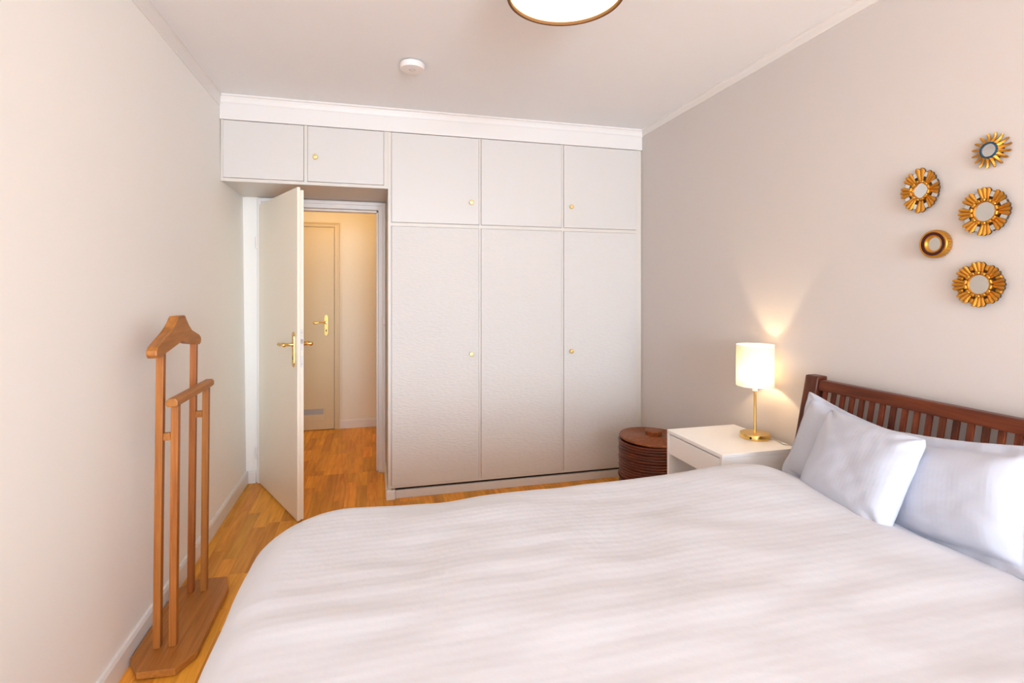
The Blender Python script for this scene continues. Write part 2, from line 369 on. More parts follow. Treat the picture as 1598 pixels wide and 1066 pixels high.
# leaf in its own space: x along the leaf from the hinge, y through it (negative = room face)
ang = math.atan2(3.352-4.112, -0.436+0.792)
leaf = bmesh.new()
LW, LH = 0.842, 1.990
bm_box(leaf, 0.0, LW, 0.0, 0.018, 0.008, LH, 0.002)
bm_box(leaf, 0.012, LW-0.013, 0.018, 0.042, 0.008, LH-0.014, 0.001)
leaf_o = link('leaf', to_mesh(leaf, 'leaf'), M['door'], d1); leaf_o.location = (-0.792, 4.106, 0); leaf_o.rotation_euler = (0, 0, ang)
def plate_outline(w, h):
    pts = []
    for sgn in (1, -1):
        pts += [(sgn*w/2, -sgn*(h/2-0.03)), (sgn*w/2, sgn*(h/2-0.03)), (sgn*w*0.36, sgn*(h/2-0.02)), (sgn*w*0.30, sgn*(h/2-0.012)), (sgn*w*0.12, sgn*(h/2-0.003)), (-sgn*w*0.12, sgn*(h/2-0.003)), (-sgn*w*0.30, sgn*(h/2-0.012)), (-sgn*w*0.36, sgn*(h/2-0.02))]
    return pts
def lever_set(parent, x, z, y, s, tip=-0.115):
    """brass plate and curved lever on the face at y, sticking out along s"""
    pl = prism('handle_plate', [(x+a, z+b) for a, b in plate_outline(0.036, 0.218)], 'y', y, y+s*0.007, M['brass'], parent, 0.002)
    box('keyhole', x-0.004, x+0.004, y+s*0.007-0.0006, y+s*0.007+0.0006, z-0.062, z-0.040, M['dark'], pl)
    zz = z+0.030
    lathe('handle_collar', [(0, 0), (0.012, 0), (0.012, 0.010), (0.009, 0.014), (0.0085, 0.040), (0.0125, 0.046), (0.0135, 0.054), (0.011, 0.061), (0, 0.063)], M['brass'], pl, 24, (x, y+s*0.006, zz), (R(90) if s < 0 else R(-90), 0, 0))
    tube('lever', [(x, y+s*0.054, zz), (x+tip*0.25, y+s*0.054, zz+0.004), (x+tip*0.5, y+s*0.055, zz+0.003), (x+tip*0.75, y+s*0.056, zz-0.005), (x+tip*0.93, y+s*0.058, zz-0.003), (x+tip, y+s*0.060, zz+0.002)], [0.0095, 0.0078, 0.0068, 0.0085, 0.0095, 0.005], M['brass'], pl, 12)
    return pl
lever_set(leaf_o, LW-0.058, 1.022, 0.0, -1, -0.115)
lever_set(leaf_o, LW-0.058, 1.022, 0.042, 1, -0.115)
lp = box('lock_plate', LW-0.0135, LW-0.0122, 0.021, 0.039, 0.915, 1.145, M['trim'], leaf_o)
box('latch', LW-0.0125, LW-0.004, 0.024, 0.036, 1.058, 1.085, M['steel'], lp, 0.002)
box('bolt', LW-0.0125, LW-0.0112, 0.024, 0.036, 0.985, 1.018, M['door'], lp)
for z in (0.935, 1.125): lathe('screw', [(0, 0.0), (0.0045, 0.0), (0.003, 0.0012), (0, 0.0012)], M['steel'], lp, 12, (LW-0.0125, 0.030, z), (0, R(90), 0))
for z in (0.22, 1.72):
    lathe('hinge', [(0, -0.04), (0.007, -0.04), (0.008, -0.036), (0.008, 0.036), (0.007, 0.04), (0, 0.044)], M['plastic'], d1, 16, (-0.803, 4.092, z))

# hall door
d2 = empty('door_2', (-0.76, YH, 0)); st(d2, 'closed cream hall door with brass lever seen through the doorway', 'door')
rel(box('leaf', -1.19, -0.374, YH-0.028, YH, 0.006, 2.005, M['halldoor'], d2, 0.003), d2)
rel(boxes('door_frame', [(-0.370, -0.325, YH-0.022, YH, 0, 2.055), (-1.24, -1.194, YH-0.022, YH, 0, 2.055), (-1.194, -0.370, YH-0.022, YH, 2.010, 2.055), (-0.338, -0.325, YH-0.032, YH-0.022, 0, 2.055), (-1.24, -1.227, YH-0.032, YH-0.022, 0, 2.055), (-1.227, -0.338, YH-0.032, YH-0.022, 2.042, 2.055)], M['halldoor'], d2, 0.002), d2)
rel(lever_set(d2, -0.448, 1.035, YH-0.028, -1, -0.12), d2)
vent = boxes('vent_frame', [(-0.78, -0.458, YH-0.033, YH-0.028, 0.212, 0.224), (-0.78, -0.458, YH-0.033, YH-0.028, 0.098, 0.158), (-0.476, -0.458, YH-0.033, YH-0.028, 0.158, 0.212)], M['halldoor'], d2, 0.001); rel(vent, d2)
box('vent_grille', -0.78, -0.476, YH-0.030, YH-0.0282, 0.158, 0.212, M['plastic_d'], vent)

# ------------------------------------------------------------------ lamps
cl = empty('ceiling_lamp', (0.648, 1.728, ZC))
SR, SZ0, SZ1 = 0.203, 2.40-ZC, -0.012
lathe('shade', [(SR, SZ0), (SR, SZ1), (SR-0.003, SZ1), (SR-0.003, SZ0)], M['shadeb'], cl, 96, closed=True)
lathe('shade_lining', [(SR-0.0035, SZ0+0.0015), (SR-0.0035, SZ1), (SR-0.005, SZ1), (SR-0.005, SZ0+0.0015)], M['shadei'], cl, 96, closed=True)
M['diff'] = emitter('opal_diffuser_lit', (1.0, 0.74, 0.36), 3.4, (0.85, 0.8, 0.7))
def opal():
    m, n, l, b = mat('opal_diffuser')
    t = n.new('ShaderNodeBsdfTranslucent'); t.inputs[0].default_value = (0.9, 0.82, 0.65, 1)
    e = n.new('ShaderNodeEmission'); e.inputs[0].default_value = (1.0, 0.78, 0.40, 1); e.inputs[1].default_value = 2.3
    a = n.new('ShaderNodeAddShader'); l.new(t.outputs[0], a.inputs[0]); l.new(e.outputs[0], a.inputs[1]); l.new(a.outputs[0], n['Material Output'].inputs[0])
    return m
M['opal'] = opal()
dif = lathe('diffuser', [(0, SZ0+0.012), (SR-0.006, SZ0+0.012)], M['opal'], cl, 64)
for a in (R(100), R(220), R(340)):
    b = lathe('bulb', [(0, -0.045), (0.018, -0.040), (0.026, -0.022), (0.024, -0.004), (0.013, 0.020), (0.012, 0.032), (0, 0.032)], M['plastic'], cl, 16, (0.09*math.cos(a), 0.09*math.sin(a), -0.07))
    point('ceiling_bulb_light', (0.09*math.cos(a), 0.09*math.sin(a), -0.122), 0.16, (1.0, 0.78, 0.48), 0.014, cl)
lathe('ceiling_mount', [(0, -0.030), (0.06, -0.030), (0.06, 0), (0, 0)], M['plastic'], cl, 32)
lathe('shade_rim', [(SR+0.002, SZ0-0.003), (SR+0.002, SZ0+0.008), (SR-0.007, SZ0+0.008), (SR-0.007, SZ0-0.003)], M['shadeb'], cl, 96, closed=True)
tag(cl, 'round drum ceiling lamp with thin brown rim and glowing cream diffuser', 'ceiling lamp')
# the lamp's own warm glow
sd = empty('smoke_detector', (0.198, 2.806, ZC))
lathe('housing', [(0.060, -0.006), (0.064, -0.010), (0.064, -0.030), (0.060, -0.037), (0.020, -0.0385), (0.0185, -0.0365), (0, -0.0365)], M['plastic'], sd, 48)
lathe('mounting_ring', [(0, 0), (0.056, 0), (0.056, -0.008), (0, -0.008)], M['plastic_d'], sd, 48)
lathe('test_button', [(0.0185, -0.036), (0.0185, -0.0388), (0.0155, -0.0388), (0.0155, -0.0380), (0, -0.0380)], M['plastic'], sd, 32)
lathe('button_groove', [(0.0155, -0.0380), (0.0155, -0.0392), (0.0138, -0.0392), (0.0138, -0.0380)], M['plastic_d'], sd, 32, closed=True)
tag(sd, 'small round white smoke detector on the ceiling above the open door', 'smoke detector')

# hall lamp: out of sight, lights the passage
hl = empty('hall_ceiling_lamp', (-0.40, 4.70, 2.5))
lathe('globe', [(0, -0.15), (0.06, -0.14), (0.10, -0.10), (0.115, -0.06), (0.10, -0.02), (0.07, 0), (0, 0)], emitter('hall_globe_lit', (1.0, 0.62, 0.22), 9.0), hl, 32)
point('hall_bulb_light', (0, 0, -0.26), 9.5, (1.0, 0.60, 0.14), 0.12, hl)
tag(hl, 'round glowing globe lamp on the hall ceiling', 'ceiling lamp')

# ------------------------------------------------------------------ bedside table, lamp, basket
NX0, NX1, NY0, NY1, NZ = 1.493, 1.902, 2.019, 2.472, 0.6465
ns = empty('bedside_table', ((NX0+NX1)/2, (NY0+NY1)/2, 0))
rel(box('top', NX0, NX1, NY0, NY1, NZ-0.018, NZ, M['white'], ns, 0.0015), ns)
rel(box('side_panel', NX0, NX1, NY0, NY0+0.018, 0.0, NZ-0.0185, M['white'], ns, 0.0015), ns)
rel(box('side_panel', NX0, NX1, NY1-0.018, NY1, 0.0, NZ-0.0185, M['white'], ns, 0.0015), ns)
rel(box('back_panel', NX1-0.012, NX1, NY0+0.019, NY1-0.019, 0.03, NZ-0.0185, M['white'], ns), ns)
rel(box('shelf', NX0+0.01, NX1-0.013, NY0+0.019, NY1-0.019, 0.06, 0.078, M['white'], ns), ns)
dw = rel(box('drawer', NX0+0.002, NX0+0.020, NY0+0.0195, NY1-0.0195, 0.522, NZ-0.024, M['white'], ns, 0.0015), ns)
b_ = boxes('drawer_box', [(NX0+0.021, NX1-0.02, NY0+0.026, NY1-0.026, 0.530, 0.538), (NX0+0.021, NX1-0.02, NY0+0.022, NY0+0.034, 0.530, 0.610), (NX0+0.021, NX1-0.02, NY1-0.034, NY1-0.022, 0.530, 0.610)], M['white'], dw)
tag(ns, 'white square bedside table with one drawer over an open shelf', 'bedside table')

tl = empty('table_lamp', (1.829, 2.219, NZ))
lathe('base', [(0, 0), (0.068, 0), (0.071, 0.003), (0.071, 0.022), (0.069, 0.025), (0.012, 0.027), (0, 0.027)], M['brass'], tl, 64)
lathe('stem', [(0.012, 0.026), (0.008, 0.030), (0.0062, 0.034), (0.0062, 0.232), (0, 0.232)], M['brass'], tl, 24)
ZB, ZT, LR = 0.257, 0.461, 0.0868
sh = lathe('shade', [(LR, ZB), (LR, ZT)], M['shade'], tl, 96)
for z in (ZB, ZT-0.004): lathe('shade_trim', [(LR+0.0008, z), (LR+0.0008, z+0.004), (LR-0.0015, z+0.004), (LR-0.0015, z)], M['white'], sh, 96, closed=True)
prism('shade_seam', [((LR+0.0010)*math.cos(R(a)), (LR+0.0010)*math.sin(R(a))) for a in (-62, -59, -56)]+[((LR+0.0002)*math.cos(R(a)), (LR+0.0002)*math.sin(R(a))) for a in (-56, -59, -62)], 'z', ZB+0.005, ZT-0.005, M['white'], sh)
point('table_bulb_light', (0, 0, 0.316), 5.5, (1.0, 0.74, 0.42), 0.019, tl)
lathe('socket_baffle', [(0, 0.232), (0.012, 0.232), (0.014, 0.296), (0.0215, 0.298), (0.0215, 0.301), (0, 0.301)], M['white'], tl, 24)  # bulb holder with a flange added to block the light going down
va = math.atan2(-2.219, -1.829)
lathe('switch', [(0, 0), (0.006, 0), (0.005, 0.004), (0, 0.005)], M['black'], tl, 16, (0.0705*math.cos(va-0.28), 0.0705*math.sin(va-0.28), 0.012), (0, R(90), va-0.28))#, (0, R(90), va+0.3))
tube('cord', [(0.048, -0.050, 0.004), (0.058, -0.075, 0.003), (0.050, -0.110, 0.003), (0.040, -0.140, 0.003), (0.060, -0.160, 0.003), (0.0775, -0.172, 0.0035), (0.0805, -0.176, -0.001), (0.081, -0.178, -0.12)], 0.0022, M['cord'], tl, 8)
tag(tl, 'lit table lamp with white drum shade and brass stem on the bedside table', 'table lamp')

bk = empty('rattan_basket', (1.70, 2.975, 0))
BR, BH = 0.212, 0.445
prof = [(0, 0.004), (BR-0.02, 0.004)]; nz = 26; ch = BH/nz
for i in range(nz):
    r = BR - 0.006*math.cos(math.pi*i/nz)*0.5 + 0.0018*math.sin(i*2.1)
    for k in range(5):
        a = -math.pi/2 + math.pi*k/4
        prof.append((r-0.0085+0.0085*math.cos(a), ch*(i+0.5)+ch*0.46*math.sin(a)))
prof += [(BR-0.012, BH), (BR-0.014, BH-0.03)]
lathe('body', prof, M['rattan'], bk, 72, auto=False)
# braided band round the lower body
bm = bmesh.new()
NB = 64
for s in (0, 1, 2):
    ring = []; N = NB*6
    for i in range(N):
        a = 2*math.pi*i/N; ph = a*NB/2 + s*2*math.pi/3
        c = Vector(((BR-0.0015+0.003*math.cos(ph))*math.cos(a), (BR-0.0015+0.003*math.cos(ph))*math.sin(a), 0.222+0.010*math.sin(ph)))
        n_ = Vector((math.cos(a), math.sin(a), 0))
        ring.append([bm.verts.new(c+n_*0.0035), bm.verts.new(c+Vector((0, 0, 0.0035))), bm.verts.new(c-n_*0.0035), bm.verts.new(c-Vector((0, 0, 0.0035)))])
    for i in range(N):
        p, q = ring[i], ring[(i+1) % N]
        for k in range(4): bm.faces.new((p[k], p[(k+1) % 4], q[(k+1) % 4], q[k]))
link('braided_band', to_mesh(bm, 'braided_band'), M['rattan'], bk, True)
lid = [(BR-0.004, 0.0)]; nr = 20; rw = (BR-0.004)/nr
lid.append((BR+0.001, 0.004)); 
for i in range(nr):
    ro = BR-0.004-i*rw; zc = 0.012+0.008*(1-(ro/BR)**2)
    for k in range(4):
        a = math.pi*k/4
        lid.append((max(0.0, ro-rw*0.5+rw*0.5*math.cos(a)), zc+0.0035*math.sin(a)))
lid.append((0, 0.02))
ld = lathe('lid', lid, M['rattanlid'], bk, 72, (0, 0, BH+0.004), auto=False); ld.rotation_euler = (R(1.4), R(2.2), 0)
lathe('lid_knob', [(0.046, 0.012), (0.051, 0.018), (0.052, 0.024), (0.049, 0.031), (0.052, 0.038), (0.053, 0.047), (0.051, 0.053), (0.044, 0.056), (0.036, 0.054), (0.028, 0.056), (0.020, 0.054), (0.010, 0.056), (0, 0.054)], M['rattanlid'], ld, 40, auto=False)
tag(bk, 'round dark brown coiled rattan basket with knobbed lid beside the wardrobe', 'basket')

# ------------------------------------------------------------------ valet stand
vs = empty('valet_stand', (-0.753, 2.44, 0))
BZ = 0.030
rel(prism('base', [(-0.858, 2.215), (-0.805, 2.128), (-0.680, 2.118), (-0.634, 2.200), (-0.634, 2.640), (-0.665, 2.742), (-0.790, 2.752), (-0.858, 2.680)], 'z', 0.004, BZ, M['pineb'], vs, 0.004), vs)
for (x, y) in ((-0.82, 2.2), (-0.66, 2.2), (-0.82, 2.66), (-0.66, 2.66)):
    rel(lathe('foot_pad', [(0, 0.0), (0.010, 0.0), (0.010, 0.004), (0, 0.004)], M['black'], vs, 12, (x, y, 0)), vs)
PS = 0.0125
def post(x, y, z1, dx=0.006):
    bm = bmesh.new(); bm_box(bm, x-PS, x+PS, y-PS-0.001, y+PS+0.001, BZ+0.0005, z1, 0.002, 2)
    for v in bm.verts: v.co.x += dx*(v.co.z-BZ)/1.1
    return rel(link('post', to_mesh(bm, 'post'), M['pine'], vs), vs)
post(-0.786, 2.262, 1.150, 0.012); post(-0.786, 2.640, 1.150, 0.012); post(-0.733, 2.262, 0.947, 0.010); post(-0.733, 2.640, 0.947, 0.010)
hang = [(2.393, 1.262), (2.405, 1.271), (2.474, 1.271), (2.487, 1.262), (2.500, 1.238), (2.520, 1.222), (2.560, 1.203), (2.660, 1.175), (2.684, 1.165), (2.691, 1.150), (2.684, 1.137), (2.668, 1.131), (2.560, 1.145), (2.446, 1.173), (2.290, 1.141), (2.228, 1.126), (2.190, 1.126), (2.176, 1.138), (2.176, 1.155), (2.190, 1.168), (2.324, 1.211), (2.356, 1.228), (2.375, 1.246)]
rel(prism('hanger', hang, 'x', -0.794, -0.758, M['pineb'], vs, 0.005), vs)
tb = [(-0.745, 2.21, 0.939), (-0.705, 2.21, 0.939)]
rel(prism('trouser_bar', [(-0.739, 0.940), (-0.709, 0.940), (-0.704, 0.946), (-0.704, 0.962), (-0.712, 0.971), (-0.736, 0.971), (-0.744, 0.962), (-0.744, 0.946)], 'y', 2.216, 2.684, M['pineb'], vs, 0.004), vs)
for y in (2.262, 2.640):
    rel(box('spacer', -0.7655, -0.7395, y-0.010, y+0.010, 0.808, 0.836, M['pineb'], vs, 0.002), vs)
tag(vs, 'pine clothes valet stand with hanger top and four slim posts against the wall', 'valet stand')

# ------------------------------------------------------------------ bed
bd = empty('bed_frame', (0.78, 1.05, 0))
LEAN = 0.208     # metres sideways for each metre up
def hx(z): return 1.850 + (z-1.0)*LEAN      # front of the post at height z
def leaning(name, x0, x1, y0, y1, z0, z1, m, bev=0.003):
    """x0, x1 measured from the leaning front plane"""
    bm = bmesh.new(); bm_box(bm, x0, x1, y0, y1, z0, z1, bev, 2)
    for v in bm.verts: v.co.x += hx(v.co.z)
    return rel(link(name, to_mesh(bm, name), m, bd), bd)
HY0, HY1 = 0.200, 1.928
leaning('post', 0.0, 0.056, HY1-0.066, HY1, 0.0, 1.004, M['mahog'], 0.008)
leaning('post', 0.0, 0.056, HY0, HY0+0.066, 0.0, 1.004, M['mahog'], 0.008)
leaning('top_rail', 0.010, 0.046, HY0+0.0665, HY1-0.0665, 0.945, 0.990, M['mahogy'], 0.006)
leaning('lower_rail', 0.012, 0.040, HY0+0.0665, HY1-0.0665, 0.50, 0.56, M['mahogy'], 0.004)
y = HY1-0.0665-0.020; 
while y-0.025 > HY0+0.07:
    leaning('slat', 0.020, 0.031, y-0.0185, y, 0.5605, 0.9445, M['mahog'], 0.0012); y -= 0.0436
for yy in (HY0+0.02, HY1-0.045): rel(box('side_rail', -0.24, 1.66, yy, yy+0.025, 0.20, 0.34, M['mahogy'], bd, 0.003), bd)
rel(box('foot_rail', -0.272, -0.241, HY0+0.02, HY1-0.02, 0.20, 0.34, M['mahogy'], bd, 0.003), bd)
for yy in (HY0+0.02, HY1-0.08): rel(box('leg', -0.272, -0.212, yy, yy+0.06, 0.0, 0.1995, M['mahog'], bd, 0.004), bd)
rel(box('slat_base', -0.24, 1.64, HY0+0.046, HY1-0.046, 0.29, 0.305, M['mahogy'], bd), bd)
tag(bd, 'mahogany bed with leaning slatted headboard against the greige wall', 'bed')
mt = box('mattress', -0.235, 1.655, HY0+0.052, HY1-0.052, 0.306, 0.560, M['matt'], None, 0.04, 4)
tag(mt, 'thick white mattress lying under the duvet', 'mattress')

def fbm(x, y, z, s): return noise.noise(Vector((x*s, y*s, z)))
# duvet: a sheet laid over a rounded block, its edges rolling over and hanging down
def make_duvet():
    x0, x1, y0, y1 = -0.356, 1.775, 0.165, 1.940      # outer outline of the hanging cloth
    rr, r = 0.13, 0.155                               # roll radius, plan corner radius
    zt = 0.648
    ix0, iy0, iy1 = x0+rr, y0+rr, y1-rr              # inner block: flat top
    drop = 0.34
    arc = rr*math.pi/2
    ext = arc + drop - rr
    NXn, NYn = 190, 170
    sx0, sx1 = ix0-ext, x1
    sy0, sy1 = iy0-ext, iy1+ext
    verts = []; sheet = []
    cr = r
    for j in range(NYn+1):
        for i in range(NXn+1):
            X = sx0+(sx1-sx0)*i/NXn; Y = sy0+(sy1-sy0)*j/NYn
            # distance outside the inner block (corner rounded)
            px_, py_ = X, Y
            dx = (ix0+cr)-X; dy = max((iy0+cr)-Y, Y-(iy1-cr))
            sgny = -1 if (iy0+cr)-Y > Y-(iy1-cr) else 1
            if dx > 0 and dy > 0:
                L = math.hypot(dx, dy); d = L-cr; nx, ny = -dx/L, sgny*dy/L
            else:
                if dx-cr > dy-cr: d = dx-cr; nx, ny = -1, 0
                else: d = dy-cr; nx, ny = 0, sgny
            z = zt
            if d > 0:
                bx, by = X-nx*d, Y-ny*d
                if d < arc: a = d/rr; o, dn = rr*math.sin(a), rr*(1-math.cos(a))
                else: o, dn = rr, rr+(d-arc)
                fold = 0.0
                hang = max(0.0, min(1.0, (d-arc*0.6)/0.15))
                t = (by if abs(nx) > 0.5 else bx)
                fold = hang*(0.018*math.sin(t*9+1.3)+0.012*math.sin(t*17+0.4)+0.02*fbm(t, d, 2.0, 5))
                px_, py_ = bx+nx*(o+fold), by+ny*(o+fold)
                z = zt-dn
            # soft filling: broad puffs and a few long creases
            top = 1.0 if d < 0 else max(0.0, 1-d/arc)
            e = 0.013*fbm(X, Y, 0.3, 2.2)+0.007*fbm(X, Y, 4.1, 5.0)+0.004*fbm(X*0.5, Y*1.6, 7.0, 9.0)
            e += 0.034*math.exp(-((X-1.36)/0.24)**2-((Y-1.74)/0.22)**2)
            e += 0.008*math.exp(-((X-1.00)/0.18)**2-((Y-1.80)/0.14)**2)
            e += 0.008*math.exp(-((X-0.55)/0.25)**2-((Y-1.72)/0.12)**2)
            e -= 0.012*math.exp(-((X-0.28)/0.10)**2-((Y-1.85)/0.12)**2)
            c = math.sin((Y*1.0+0.35*X+0.25*fbm(X, Y, 9.0, 1.6))*26.0)
            e += 0.0013*c*max(0.0, fbm(X, Y, 12.0, 1.3)+0.25)
            z += e*(0.35+0.65*top)
            fall = max(0.0, min(1.0, (X-1.50)/0.25)); z -= 0.055*fall*fall*(3-2*fall)
            verts.append((px_, py_, z)); sheet.append((X, Y, 0.0))
    faces = []
    for j in range(NYn):
        for i in range(NXn):
            a = j*(NXn+1)+i; faces.append((a, a+1, a+NXn+2, a+NXn+1))
    me = bpy.data.meshes.new('duvet'); me.from_pydata(verts, [], faces)
    at = me.attributes.new('sheet', 'FLOAT_VECTOR', 'POINT')
    for k, s in enumerate(sheet): at.data[k].vector = s
    o = link('duvet', me, M['bed'], None, True)
    return o
dv = make_duvet()
so = dv.modifiers.new('thickness', 'SOLIDIFY'); so.thickness = 0.035; so.offset = -1
tag(dv, 'large white striped sateen duvet spread over the bed', 'duvet')

def make_pillow(name, w, h, t, flange, seed, label, loc, rot, ear=0.05, sag=0.0, open_end=False):
    """w along local x, h along local y, puffed along z; corners drawn out, seams pulled in"""
    N = 56; verts = []; sheet = []; faces = []
    rnd = random.Random(seed); ox = rnd.random()*50
    def pt(u, v, s):
        au, av = abs(u), abs(v)
        k = 1-0.045*(au*av)**7
        px_ = u*w/2*(1-ear*(1-av**2.2)*au**3)*k; py_ = v*h/2*(1-ear*(1-au**2.2)*av**3)*k
        fu = max(0.0, 1-(au/(1-flange/w*2))**3.2) if flange else max(0.0, 1-au**3.2)
        fv = max(0.0, 1-(av/(1-flange/h*2))**3.2) if flange else max(0.0, 1-av**3.2)
        p = (fu*fv)**0.55
        wr = 0.007*fbm(u*1.2, v*1.2, ox, 1.4)+0.003*fbm(u*2, v*2, ox+9, 2.2)
        # creases running in from the corners
        for cu, cv in ((1, 1), (1, -1), (-1, 1), (-1, -1)):
            dd = math.hypot(u-cu, v-cv); an = math.atan2(cv-v, cu-u)
            wr += 0.0075*math.exp(-(dd/0.42)**2)*math.sin(an*8+ox+cu*2+cv)
        z = s*(t/2*p)+wr*(0.25+0.75*min(1, p*2)) if p > 0 else wr*0.8*0.25+0.006*fbm(u*3, v*3, ox+3, 1.5)
        z += s*0.0025
        py_ -= sag*(1-v)*0.5*p
        return (px_, py_, z)
    for s in (1, -1):
        for j in range(N+1):
            for i in range(N+1):
                u, v = -1+2*i/N, -1+2*j/N
                # spacing denser towards the seam
                u = math.copysign(abs(u)**0.85, u); v = math.copysign(abs(v)**0.85, v)
                verts.append(pt(u, v, s)); sheet.append((u*w/2, v*h/2, 0.0))
    K = (N+1)**2
    for j in range(N):
        for i in range(N):
            a = j*(N+1)+i
            faces.append((a, a+1, a+N+2, a+N+1)); faces.append((K+a+N+1, K+a+N+2, K+a+1, K+a))
    rim = [i for i in range(N)]+[N+(N+1)*j for j in range(N)]+[(N+1)*N+N-i for i in range(N)]+[(N+1)*(N-j) for j in range(N)]
    for k in range(len(rim)):
        a, b = rim[k], rim[(k+1) % len(rim)]; faces.append((b, a, K+a, K+b))
    me = bpy.data.meshes.new(name); me.from_pydata(verts, [], faces)
    at = me.attributes.new('sheet', 'FLOAT_VECTOR', 'POINT')
    for k, s in enumerate(sheet): at.data[k].vector = s
    o = link(name, me, M['pil'], None, True)
    o.matrix_world = Matrix.Translation(loc) @ rot
    tag(o, label, 'pillow', 'white pillows against the headboard')
    return o
def prot(lean, yaw=0.0, roll=0.0):
    """local x -> -Y (to the viewer's right), local y -> up, local z -> -X, then tilted back by lean"""
    b = Matrix(((0, 0, -1, 0), (-1, 0, 0, 0), (0, 1, 0, 0), (0, 0, 0, 1)))
    return Matrix.Rotation(R(yaw), 4, 'Z') @ Matrix.Rotation(R(lean), 4, 'Y') @ b @ Matrix.Rotation(R(roll), 4, 'Z')
make_pillow('pillow', 0.46, 0.38, 0.13, 0.030, 1, 'white flanged pillow propped on the headboard behind the smaller front pillow', (1.735, 1.652, 0.735), prot(14, 0, -10), 0.10)
make_pillow('pillow', 0.415, 0.345, 0.115, 0.0, 2, 'smooth white pillow without flange leaning in front of the other two', (1.615, 1.464, 0.762), prot(25, -7, -1), 0.07)
make_pillow('pillow', 0.46, 0.355, 0.125, 0.035, 3, 'white flanged pillow nearest the camera with creased lower edge', (1.690, 1.200, 0.755), prot(16, -5, 9), 0.07)

# ------------------------------------------------------------------ gilt wall mirrors
MROT = Matrix(((0, 0, -1, 0), (-1, 0, 0, 0), (0, 1, 0, 0), (0, 0, 0, 1)))
def mirror_root(label, y, z):
    e = empty('wall_mirror', (XR, y, z)); e.matrix_world = Matrix.Translation((XR-0.0005, y, z)) @ MROT
    tag(e, label, 'mirror', 'gilt mirrors on the greige wall'); return e
def disc_part(name, outline, z0, z1, m, parent):
    bm = bmesh.new(); A = [bm.verts.new((x, y, z0)) for x, y in outline]; B = [bm.verts.new((x, y, z1)) for x, y in outline]
    n = len(outline); bm.faces.new(A[::-1]); bm.faces.new(B)
    for i in range(n): bm.faces.new((A[i], A[(i+1) % n], B[(i+1) % n], B[i]))
    return link(name, to_mesh(bm, name), m, parent)
def ring_part(name, f_in, f_out, z0, z1, m, parent, n=64):
    bm = bmesh.new(); V = []
    for i in range(n):
        a = 2*math.pi*i/n; c, s = math.cos(a), math.sin(a); ri, ro = f_in(a), f_out(a)
        V.append([bm.verts.new((ri*c, ri*s, z0)), bm.verts.new((ri*c, ri*s, z1)), bm.verts.new((ro*c, ro*s, z1*0.9+z0*0.1)), bm.verts.new((ro*c, ro*s, z0))])
    for i in range(n):
        p, q = V[i], V[(i+1) % n]
        for k in range(4): bm.faces.new((p[k], p[(k+1) % 4], q[(k+1) % 4], q[k]))
    return link(name, to_mesh(bm, name), m, parent)
def fan_part(parent, ang, half, r0, r1, kx, ky, lobes, zb, rise):
    """gilt fan of fluted lobes, dark underneath"""
    bm = bmesh.new(); n = lobes*6; rows = 4; top = []; bot = []
    for j in range(rows+1):
        f = j/rows; tr, br = [], []
        for i in range(n+1):
            t = i/n; ph = t*lobes*math.pi
            fl = abs(math.sin(ph)); rad = r0+(r1-r0)*f
            if j == rows: rad -= (r1-r0)*0.20*(1-fl**0.7)
            if j == rows: rad += (r1-r0)*0.06*math.sin(math.pi*t)
            a = ang+half*(2*t-1)*(1.0-0.12*(1-f))
            x, y = rad*math.cos(a)*kx, rad*math.sin(a)*ky
            z = zb+rise*(f*0.75-0.28*f*f)+0.0055*(fl-0.4)*(0.35+0.65*f)
            tr.append(bm.verts.new((x, y, z))); br.append(bm.verts.new((x, y, z-0.007)))
        top.append(tr); bot.append(br)
    side = []
    for j in range(rows):
        for i in range(n):
            bm.faces.new((top[j][i], top[j+1][i], top[j+1][i+1], top[j][i+1]))
            side.append(bm.faces.new((bot[j][i+1], bot[j+1][i+1], bot[j+1][i], bot[j][i])))
    for j in range(rows):
        side.append(bm.faces.new((top[j][0], bot[j][0], bot[j+1][0], top[j+1][0])))
        side.append(bm.faces.new((top[j+1][n], bot[j+1][n], bot[j][n], top[j][n])))
    for i in range(n):
        side.append(bm.faces.new((top[rows][i], bot[rows][i], bot[rows][i+1], top[rows][i+1])))
        side.append(bm.faces.new((top[0][i+1], bot[0][i+1], bot[0][i], top[0][i])))
    for f in side: f.material_index = 1
    me = bpy.data.meshes.new('fan'); bm.normal_update(); bm.to_mesh(me); bm.free()
    return link('fan', me, [M['gold'], M['goldd']], parent)
def block(name, parent, ang, rad, kx, ky, lr, lt, z0, z1, m, bev=0.0015, taper=1.0):
    bm = bmesh.new(); bm_box(bm, -lr/2, lr/2, -lt/2, lt/2, 0, z1-z0, bev)
    o = link(name, to_mesh(bm, name), m, parent)
    o.location = (rad*math.cos(ang)*kx, rad*math.sin(ang)*ky, z0); o.rotation_euler = (0, 0, ang); return o
